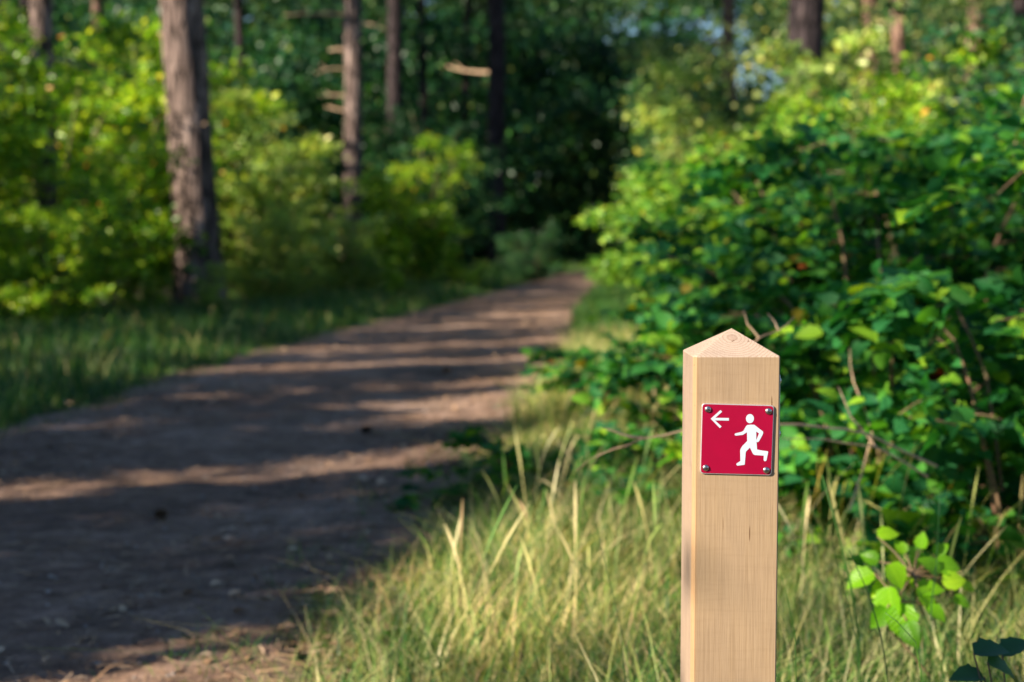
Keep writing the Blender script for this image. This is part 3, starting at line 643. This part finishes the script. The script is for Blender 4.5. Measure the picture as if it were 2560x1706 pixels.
for x, y, s, rz, lab in [
 (.05, 5.35, .85, .5, 'dark trailing bramble shoot at the path edge left of the post'),
 (.55, 5.4, 1.0, 2.4, 'dark low bramble shoot in the grass just left of the post'),
 (.75, 7.3, 1.15, 3.8, 'bright-tipped low bramble shoot in the grass left of the post top'),
 (.62, 8.6, 1.1, 5.3, 'low bramble shoot beside the path further up, left of the post top'),
 (1.25, 4.0, .95, 1.1, 'low bramble shoot in the grass right of the sign'),
 (1.75, 3.35, .75, 4.1, 'low bramble shoot at the foot of the nearest bramble clump')]:
    place('bramble_shoot', 'trail_a', x, y, lab, 'bramble', GT, s, rz, szz=.62)

# the bright shoot right of the post, each leaf where it grows
def leafy_shoot(name, base, stems, lf, mat, label, cat):
    e = empty(name, base, label, cat)
    link('stem', np_mesh('stem', *join([tube(np.array(s), np.linspace(.0028, .0012, len(s)), 5) for s in stems]), True), M['stem'], e)
    P = np.array([l[0] for l in lf], float); D = np.array([l[1] for l in lf], float); N = np.array([l[2] for l in lf], float); S = np.array([l[3] for l in lf], float)
    o = link('foliage', leafco(np_mesh('foliage', *leaves(P, D, N, S, TN)), TN), M[mat], e); return e
rr = random.Random(3)
def W(px, py, d):     # point at depth d seen at photo position (2353-wide)
    return np.array([(px - 1176.5) / 3268 * d, d, CAM_H - (py - 560) / 3268 * d])
bx, by = .815, 2.72; bz = float(gh(bx, by))
base = np.array([bx, by, bz])
tips = [(1990, 1340, 2.70), (2050, 1235, 2.75), (2070, 1330, 2.66), (2060, 1400, 2.64), (2090, 1440, 2.62), (2140, 1390, 2.66), (2150, 1310, 2.72), (2190, 1310, 2.74), (2115, 1290, 2.76), (2150, 1365, 2.68), (2205, 1345, 2.72), (2225, 1395, 2.7)]
drop = [(-1, 0, -.5), (.9, .1, .15), (.3, -.2, -.6), (.1, -.3, -1), (.15, -.2, -1), (.5, -.3, -.9), (-.5, 0, .4), (1, .1, -.1), (-.3, .1, .9), (1, 0, .1), (1, .1, .15), (1, 0, -.4)]
sz = [.055, .042, .05, .07, .068, .055, .048, .05, .045, .052, .045, .035]
tips += [(2010, 1290, 2.72), (2035, 1365, 2.7), (2105, 1345, 2.7), (2175, 1270, 2.78), (2130, 1250, 2.76), (2165, 1420, 2.64), (2035, 1430, 2.63), (2110, 1470, 2.6), (2240, 1360, 2.74), (2080, 1265, 2.74)]
drop += [(-.8, .2, .3), (-.7, -.3, -.5), (.2, -.6, -.3), (.6, .2, .5), (.1, .1, .9), (.7, -.4, -.5), (-.6, -.2, -.7), (.3, -.4, -.9), (.9, .2, -.3), (-.4, .3, .6)]
sz += [.035, .04, .03, .034, .032, .04, .045, .05, .03, .03]
lf = []; st = []
hub1 = W(2110, 1330, 2.7) - base; hub2 = W(2070, 1395, 2.66) - base
st.append([(0, 0, -.03), (0, 0, .1), tuple(hub2 * [1, 1, 1] + [.0, 0, -.06]), tuple(hub2), tuple(hub1), tuple(W(2120, 1270, 2.74) - base)])
for (px, py, d), dd, s in zip(tips, drop, sz):
    q = W(px, py, d) - base; dv = np.array(dd, float); dv /= np.linalg.norm(dv); p0 = q - dv * s * .5
    hb = hub1 if np.linalg.norm(p0 - hub1) < np.linalg.norm(p0 - hub2) else hub2
    st.append([tuple(hb), tuple((hb + p0) / 2 + [0, 0, .006]), tuple(p0)])
    lf.append((p0, dv, (rr.uniform(-.8, .5), -.6 + rr.uniform(-.5, .4), .75), s * 1.1))
leafy_shoot('bramble_shoot', tuple(base), st, lf, 'leaf_fresh', 'bright lime-green leafy shoot in the grass right of the post', 'bramble')
b2 = np.array([.70, 1.93, 0.0]); lf = []; st = []
for (px, py, d), dd, s in [((2300, 1510, 1.95), (1, .1, .1), .055), ((2330, 1560, 1.93), (.9, .2, -.5), .06), ((2240, 1572, 1.95), (-1, 0, 0), .05), ((2355, 1500, 1.98), (1, .3, .5), .05)]:
    q = W(px, py, d) - b2; dv = np.array(dd, float); dv /= np.linalg.norm(dv); p0 = q - dv * s * .5
    st.append([(0, 0, -.03), (.005, 0, .2), tuple(p0)]); lf.append((p0, dv, (-.2, -.3, .9), s))
leafy_shoot('bramble_shoot', tuple(b2), st, lf, 'leaf_dark', 'near-black broad leaves poking in at the bottom right corner', 'bramble')

# bare twigs behind the post, reddish cane
def twig(name, polys, r0, label, d=None):
    P0 = W(*polys[0][0])
    parts = []
    for pl in polys:
        pts = np.array([W(*q) for q in pl]) - P0
        # smooth by inserting midpoints with small kinks
        fin = [pts[0]]
        for a, b_ in zip(pts, pts[1:]):
            mid_ = (a + b_) / 2 + np.array([rr.uniform(-.004, .004) for _ in range(3)]); fin += [mid_, b_]
        parts.append(tube(np.array(fin), np.linspace(r0, r0 * .35, len(fin)), 6))
    o = link(name, np_mesh(name, *join(parts), True), M['twig']); o.location = P0
    return tag(o, label, 'twig', 'bare dry twigs behind the post')
twig('dry_twig', [[(2160, 1075, 3.3), (2000, 1000, 3.1), (1900, 985, 3.0), (1780, 978, 2.9), (1690, 982, 2.85), (1570, 992, 2.8), (1480, 1010, 2.8), (1410, 1035, 2.85), (1325, 1085, 2.9)], [(1480, 1010, 2.8), (1430, 1000, 2.85), (1385, 985, 2.9)]], .0036, 'long bare brown twig passing behind the post, reaching left over the grass')
twig('dry_twig', [[(2140, 1100, 3.2), (2020, 1030, 3.1), (1900, 1012, 3.05), (1800, 1010, 3.0)], [(2020, 1030, 3.1), (1960, 960, 3.15), (1930, 890, 3.2)]], .003, 'forked bare twig right of the sign, below the long one')
twig('dry_twig', [[(1720, 800, 2.9), (1745, 776, 2.9), (1790, 760, 2.95), (1826, 728, 3.0)], [(1745, 776, 2.9), (1718, 745, 2.9), (1708, 712, 2.95)], [(1790, 760, 2.95), (1765, 720, 3.0)]], .0022, 'pale forked twig sticking up behind the post top')
twig('dry_twig', [[(1960, 1180, 3.4), (2010, 1000, 3.5), (1965, 880, 3.6), (1955, 800, 3.7)]], .0026, 'upright reddish dry cane among the brambles right of the sign')

P0 = W(735, 600, 27); fb = [tube(np.array([W(720, 605, 27), W(727, 560, 27), W(745, 525, 27)]) - P0, [.05, .045, .03], 6), tube(np.array([W(727, 560, 27), W(760, 556, 27), W(800, 548, 27.2)]) - P0, [.045, .04, .02], 6), tube(np.array([W(790, 600, 27), W(788, 560, 27), W(784, 535, 27)]) - P0, [.04, .035, .02], 6), tube(np.array([W(745, 525, 27), W(765, 500, 27), W(775, 470, 27)]) - P0, [.03, .02, .01], 6)]
o = link('broken_branch', np_mesh('broken_branch', *join(fb), True), M['twig']); o.location = P0
tag(o, 'pale broken branch caught in the shrubs left of the second pine trunk', 'branch')

# tall single grass stalks close to the post
def stalks():
    parts = []
    for pts, r0 in [([(1842, 1568, 1.9), (1838, 1470, 1.88), (1815, 1370, 1.86), (1793, 1290, 1.85)], .0009),
                    ([(1990, 1500, 2.5), (1965, 1350, 2.5), (1935, 1230, 2.5), (1895, 1095, 2.5)], .0028),
                    ([(1985, 1500, 2.3), (1960, 1400, 2.3), (1940, 1330, 2.3), (1918, 1240, 2.3)], .0014),
                    ([(2060, 1600, 2.2), (2040, 1480, 2.2), (2010, 1380, 2.25), (1960, 1270, 2.3)], .0016),
                    ([(2135, 1568, 2.0), (2120, 1490, 2.0), (2075, 1440, 2.0), (2048, 1420, 2.0)], .0016),
                    ([(2155, 1400, 2.6), (2165, 1300, 2.6), (2168, 1200, 2.6), (2170, 1120, 2.6)], .0016),
                    ([(1440, 1568, 2.3), (1430, 1450, 2.3), (1400, 1330, 2.3), (1372, 1210, 2.3)], .0010),
                    ([(940, 1568, 2.6), (960, 1480, 2.6), (985, 1420, 2.6)], .0014)]:
        P_ = np.array([W(*q) for q in pts]); g0 = P_[0].copy(); g0[2] = -.02
        P_ = np.concatenate([[g0], P_]); parts.append(tube(P_, np.linspace(r0, r0 * .35, len(P_)), 4))
    V, F = join(parts)
    tag(link('tall_grass_stalks', np_mesh('tall_grass_stalks', V, F, True), M['grass_green']), 'thin tall grass stalks rising beside the post', 'grass', None, 'stuff')
stalks()

# ------------------------------------------------------------------ pines
def trunk_mesh(name, h, r0, r1, lean, seed, sides=28, rows=70):
    r = random.Random(seed); V = []; ph = r.random() * 6
    for k in range(rows + 1):
        t_ = (k / rows) ** 1.15; z = h * t_ - .25
        rad0 = r0 + (r1 - r0) * t_ + r0 * .35 * math.exp(-max(z, 0) / .35)
        cx = lean[0] * z + .04 * math.sin(z * .7 + ph) * (z > 0); cy = lean[1] * z
        for s in range(sides):
            a = 2 * math.pi * s / sides
            n_ = mnoise.noise(Vector((math.cos(a) * 2.4, math.sin(a) * 2.4, z * .9 + seed))) * .07 + mnoise.noise(Vector((math.cos(a) * 6, math.sin(a) * 6, z * 2.6 + seed))) * .06
            q = rad0 * (1 + n_); V.append((cx + q * math.cos(a), cy + q * math.sin(a), z))
    return np_mesh(name, np.array(V), [np.array([[k * sides + s, k * sides + (s + 1) % sides, (k + 1) * sides + (s + 1) % sides, (k + 1) * sides + s] for k in range(rows) for s in range(sides)])], True)
def crown_mesh(seed, h0, h1, rad_, mat, n_cl=46, per=190, size=.16):
    r = np.random.default_rng(seed); tubes = []; P = []; D = []
    for k in range(n_cl):
        t_ = r.random(); z = h0 + (h1 - h0) * t_; ro = rad_ * (1 - .55 * t_) * (.35 + .7 * r.random()); a = r.random() * 6.283
        c_ = np.array([math.cos(a) * ro, math.sin(a) * ro, z]); tubes.append(tube([(0, 0, z - .6), c_ * [.5, .5, 1] - [0, 0, .1], c_], [.06, .04, .015], 4))
        v = r.normal(0, 1, (per, 3)); v = unit(v) * (r.random((per, 1)) ** .5); P.append(c_ + v * [.75, .75, .38]); D.append(v + [0, 0, .4] + r.normal(0, .3, (per, 3)))
    P = np.concatenate(P); D = np.concatenate(D); N = r.normal(0, 1, P.shape)
    lv = leaves(P, D, N, size * (.6 + .8 * r.random(len(P))), TF)
    a = np_mesh('crown_limbs', *join(tubes)); a.materials.append(M['bark_pink']); b_ = np_mesh('crown_needles', *lv); b_.materials.append(M[mat]); return a, b_
CR = [crown_mesh(21, 8.5, 14.5, 2.8, 'needle'), crown_mesh(22, 9.5, 15.5, 2.6, 'needle')]
GP = 'pines standing in the wood'
def stub(x0, z0, dirx, diry, L, r0, parent, cx, mat='twig', droop=.0, tw=True):
    q_ = random.Random(int(z0 * 100 + L * 37)); droop = q_.uniform(-.45, .3); diry += q_.uniform(-.5, .9); L *= q_.uniform(.55, 1.2); r0 *= q_.uniform(.6, 1.1)
    d_ = np.array([dirx, diry, 0.0]); d_ /= np.linalg.norm(d_); e = []
    for k in range(6):
        t_ = k / 5; e.append(np.array([cx, 0, z0]) + d_ * (x0 * .8 + L * t_) + [0, 0, droop * L * t_ * t_ + .02 * math.sin(t_ * 4 + z0)])
    parts = [tube(np.array(e), np.linspace(r0, r0 * .35, 6), 6)]
    if tw and L > .4:
        parts.append(tube(np.array([e[3], e[3] + d_ * L * .22 + [0, 0.05, L * .18]]), [r0 * .4, r0 * .2], 4))
    return link('dead_branch', np_mesh('dead_branch', *join(parts), True), M[mat], parent)
def pine(x, y, h, r0, r1, label, mat='bark', lean=(0, 0), seed=1, crown=0, stubs=(), cs=1):
    z = float(gh(x, y)); e = empty('pine_tree', (x, y, z), label, 'tree', GP)
    tk = link('trunk', trunk_mesh('pine_trunk', h, r0, r1, lean, seed), M[mat], e)
    if crown is not None:
        for nm, me in (('limbs', CR[crown][0]), ('crown', CR[crown][1])):
            o = bpy.data.objects.new(nm, me); C.objects.link(o); o.parent = e; o.location = (lean[0] * (h - 3), lean[1] * (h - 3), h - 14.6)
            o.rotation_euler = (0, 0, seed * 1.7); o.scale = (cs, cs, 1)
    for s in stubs: stub(r0 + (r1 - r0) * s[0] / h, s[0], s[1], s[2], s[3], s[4], e, lean[0] * s[0])
    return e
pine(-4.43, 20.0, 15, .31, .25, 'thick sunlit pine trunk at the left, the nearest tree', lean=(-.027, 0), seed=3, crown=0,
     stubs=[(3.75, -1, -.3, .14, .05), (2.9, -1, -.1, .1, .05), (2.55, 1, -.4, .1, .04), (3.3, 1, -.3, .18, .03)])
pine(-3.95, 36.0, 15, .235, .20, 'second pine trunk left of centre with bare side branches', lean=(-.012, 0), seed=5, crown=1,
     stubs=[(3.4, -1, -.5, .9, .03), (4.3, -1, -.3, .75, .035), (4.65, -1, -.4, .9, .04), (5.3, -1, -.5, 1.2, .035), (5.75, -1, -.4, .45, .09), (6.6, -1, -.3, 1.5, .06), (6.4, 1, -.3, .8, .04)])
pine(-3.6, 45.0, 16, .25, .20, 'dark shaded pine trunk between the second trunk and the central one', 'bark_dark', (-.012, 0), 7, 0)
pine(-.45, 47.0, 16, .30, .24, 'dark central pine trunk rising above the left edge of the path', 'bark_dark', (-.012, 0), 9, 1, stubs=[(6.5, -1, -.4, 1.3, .06), (3.6, -1, -.4, .5, .04)])
pine(-5.9, 18.2, 15, .15, .12, 'slim pine trunk left of the thick one, with pale foot in the leaves', 'bark', (-.001, 0), 11, 0, stubs=[(3.2, 1, -.3, .5, .02)])
pine(-11.7, 33.0, 15, .17, .13, 'thin pale trunk close to the upper left corner', 'bark', (0.006, 0), 13, 1, stubs=[(5.1, -1, -.5, 1.0, .04)])
pine(-12.1, 36.0, 15, .2, .15, 'dark trunk just right of the thin pale one in the upper left', 'bark_dark', (0, 0), 14, 0)
pine(-6.6, 19.2, 14, .12, .10, 'reddish slender trunk hugging the left edge of the picture low down', 'bark', (-.02, 0), 15, None) if 0 else None
pine(-12.7, 44.0, 16, .18, .14, 'thin trunk far back left of the thick pine', 'bark_pink', (0, 0), 16, 1)
pine(4.65, 22.5, 15, .285, .24, 'thick dark pine trunk at the upper right behind the shrubs', 'bark_dark', (-.012, 0), 17, 0)
pine(8.74, 35.0, 15, .22, .17, 'pinkish trunk right of the thick dark one', 'bark_pink', (-.01, 0), 19, 1, stubs=[(6.2, 1, -.4, .8, .05)])
pine(8.84, 33.0, 15, .17, .14, 'slim pinkish trunk second right of the thick dark one', 'bark_pink', (0, 0), 20, 0)
pine(12.9, 40.0, 15, .26, .2, 'pinkish trunk nearest the upper right corner', 'bark_pink', (0, 0), 21, 1)
pine(10.8, 30.5, 15, .2, .16, 'dark trunk at the upper right corner', 'bark_dark', (0, 0), 22, 0)
pine(8.1, 52.0, 16, .26, .2, 'crooked pinkish trunk left of the thick dark one on the right', 'bark_pink', (-.03, 0), 23, 1, stubs=[(8.2, -1, -.3, 1.8, .10), (7.5, 1, -.3, 1.0, .08)])
pine(-3.15, 51.0, 16, .17, .12, 'slim dark trunk far back between the second and the central trunk', 'bark_dark', (0, 0), 26, 1)
pine(-9.3, 49.0, 16, .2, .14, 'slim trunk far back right of the thick near-left pine', 'bark_dark', (.004, 0), 27, 0)
pine(-1.75, 54.0, 16, .16, .12, 'slimmest dark trunk just left of the central one', 'bark_dark', (.006, 0), 28, 0)
pine(15.5, 55.0, 16, .26, .2, 'far pinkish trunk between crowns at the upper right', 'bark_pink', (0, 0), 25, 1)

# ------------------------------------------------------------------ far wood
def far_wood(name, seed, y0, y1, x0, x1, z1, n_cl, per, size, mat, label, csz=(1.7, 1.7, 1.1), holes=0, zpow=1.0):
    r = np.random.default_rng(seed); P = []
    cx = x0 + (x1 - x0) * r.random(n_cl); cy = y0 + (y1 - y0) * r.random(n_cl); cz = .2 + (z1 - .2) * r.random(n_cl) ** zpow
    k = (dist_out(cx, np.minimum(cy, 60)) > 1.2) | (cy > 64) | (cz > 5.5)
    if holes:     # gaps in the canopy where the sky looks through
        elev = (cz - 1) / cy; az = cx / cy
        gap = np.array([mnoise.noise(Vector((a_ * 27, e_ * 36, 4.2))) for a_, e_ in zip(az, elev)]) > -.03
        k &= ~((elev > .08) & (az > .085 - .6 * np.clip(elev - .1, 0, .1)) & (az < .36) & gap & (r.random(n_cl) < holes))
    cx, cy, cz = cx[k], cy[k], cz[k]; c = np.stack([cx, cy, cz], 1)
    v = unit(r.normal(0, 1, (len(c), per, 3))) * r.random((len(c), per, 1)) ** .45
    P = (c[:, None] + v * np.array(csz) * (.6 + .8 * r.random((len(c), 1, 1)))).reshape(-1, 3)
    P = P[P[:, 2] > .05]
    D = r.normal(0, 1, P.shape) + [0, 0, -.2]; N = r.normal(0, .8, P.shape) + [0, 0, .7]
    V, F = leaves(P, D, N, size * (.6 + .8 * r.random(len(P))), TF)
    tag(link(name, np_mesh(name, V, F), M[mat]), label, 'woodland', None, 'stuff')
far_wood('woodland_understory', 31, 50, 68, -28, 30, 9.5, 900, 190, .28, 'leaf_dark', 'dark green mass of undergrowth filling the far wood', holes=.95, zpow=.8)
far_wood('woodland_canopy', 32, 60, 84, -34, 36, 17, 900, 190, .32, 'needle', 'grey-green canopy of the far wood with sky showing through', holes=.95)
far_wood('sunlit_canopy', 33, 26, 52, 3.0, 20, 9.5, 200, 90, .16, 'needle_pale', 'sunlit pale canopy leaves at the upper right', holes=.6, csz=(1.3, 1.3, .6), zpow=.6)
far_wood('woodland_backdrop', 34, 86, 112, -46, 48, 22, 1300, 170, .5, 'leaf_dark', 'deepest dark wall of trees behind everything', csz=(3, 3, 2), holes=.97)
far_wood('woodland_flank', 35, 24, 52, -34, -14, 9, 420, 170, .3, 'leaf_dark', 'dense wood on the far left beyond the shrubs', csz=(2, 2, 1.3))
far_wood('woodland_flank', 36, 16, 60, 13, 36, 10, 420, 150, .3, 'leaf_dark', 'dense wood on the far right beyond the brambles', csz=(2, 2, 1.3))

# ------------------------------------------------------------------ unseen leaf columns and bare pine trunks added to cast shade
def shade_proto():
    r = np.random.default_rng(41); n = 5200; a = r.random(n) * 6.283; z = r.random(n); lump = 1 + .16 * np.sin(z * 17 + a * 2) + .1 * np.sin(z * 31 - 3 * a)
    ro = .5 * np.sqrt(r.random(n)) * lump * np.clip((1.02 - z) * 7, .15, 1)
    P = np.stack([np.cos(a) * ro, np.sin(a) * ro, z], 1); D = r.normal(0, 1, (n, 3)); N = r.normal(0, 1, (n, 3))
    return P, D, N, r
def add_shade_caster(s_c, wd, H_, a_c, seed, porous=1.0, z0=0.0):  # leaf column out of view, shaped only for the shade it casts
    P, D, N, r = shade_proto(); r = np.random.default_rng(seed)
    k = r.random(len(P)) < porous; P, D, N = P[k] * [wd, min(wd, 1.6), H_], D[k], N[k]
    P += r.normal(0, .04, P.shape); P[:, 2] = z0 + P[:, 2] * (H_ - z0) / H_
    X_ = a_c * math.cos(PHI) - s_c * math.sin(PHI); Y_ = a_c * math.sin(PHI) + s_c * math.cos(PHI)
    e = empty('shade_caster', (X_, Y_, 0), 'unseen leaf column added left of the view to cast shade', 'tree', 'unseen leaf columns added to cast shade', PHI - math.pi / 2)
    # local x runs across the sun direction
    lv = leaves(P, D, N, .13 * (.6 + .8 * r.random(len(P))), TF)
    link('crown', np_mesh('young_tree_crown', *lv), M['leaf_dark'], e)
    link('trunk', np_mesh('shade_caster_stem', *tube([(0, 0, -.1), (.03, 0, H_ * .5), (0, 0, H_ * .9)], [.07, .05, .02], 8), True), M['bark_dark'], e)
SHADE = [(-.4, 1.7, 6.5, -6.5, 1), (1.15, .9, 3.95, -5.5, .05), (2.3, 1.1, 6.9, -6.4, .08, 5.5), (3.3, 1.2, 6.9, -6.3, .10, 5.5), (4.4, 1.1, 6.9, -6.3, .09, 5.6), (5.5, 1.0, 6.7, -6.2, .04, 5.9),
 (1.62, .45, 4.9, -6.4, .12), (2.45, .4, 5.1, -6.5, .12),
 (3.55, .35, 3.95, -6.2, .9), (3.98, .95, 4.15, -6.2, 1), (4.88, 1.6, 5.2, -6.0, 1), (4.8, 1.4, 6.2, -8.2, 1), (6.55, 1.0, 6.0, -8.0, 1), (6.6, 1.35, 4.9, -5.6, 1), (7.5, 1.3, 4.7, -5.6, 1),
 (8.3, .9, 5.2, -5.2, 1), (9.3, 1.05, 5.7, -5.0, 1), (9.95, .95, 5.6, -4.6, 1),
 (11.35, 1.4, 6.4, -4.4, 1), (12.95, 1.2, 6.6, -4.0, 1), (14.1, .95, 6.8, -3.8, 1), (15.3, .7, 6.4, -3.2, 1),
 (16.9, .4, 5.4, -1, .7), (18.5, .5, 5.6, 0, .6), (20.6, .5, 6.2, 0, .6), (23.3, .6, 7.2, 0, .6)]
for k, (s_, wd, H_, a_, po, *z0) in enumerate(SHADE): add_shade_caster(s_, wd, H_, a_, 50 + k, po, *z0)
for k, (s_, a_) in enumerate([(-1.2, -13), (6.3, -11), (10.9, -12), (14.4, -9), (17.3, -13), (20.6, -9.5), (22.6, -14), (25.6, -10), (29, -12), (13.4, -8), (15.5, -10), (18.3, -10), (21.3, -9), (24.1, -9), (18.1, -15), (5.4, -18), (-3, -8), (-6, 2.5)]):  # bare trunks out of view, added for thin shadow stripes
    X_ = a_ * math.cos(PHI) - s_ * math.sin(PHI); Y_ = a_ * math.sin(PHI) + s_ * math.cos(PHI)
    o = pine(X_, Y_, 15, .19, .14, 'unseen tall pine trunk without crown, added for its shadow', 'bark', (0, 0), 60 + k, None)
    o['group'] = 'unseen pine trunks added for their shadows'
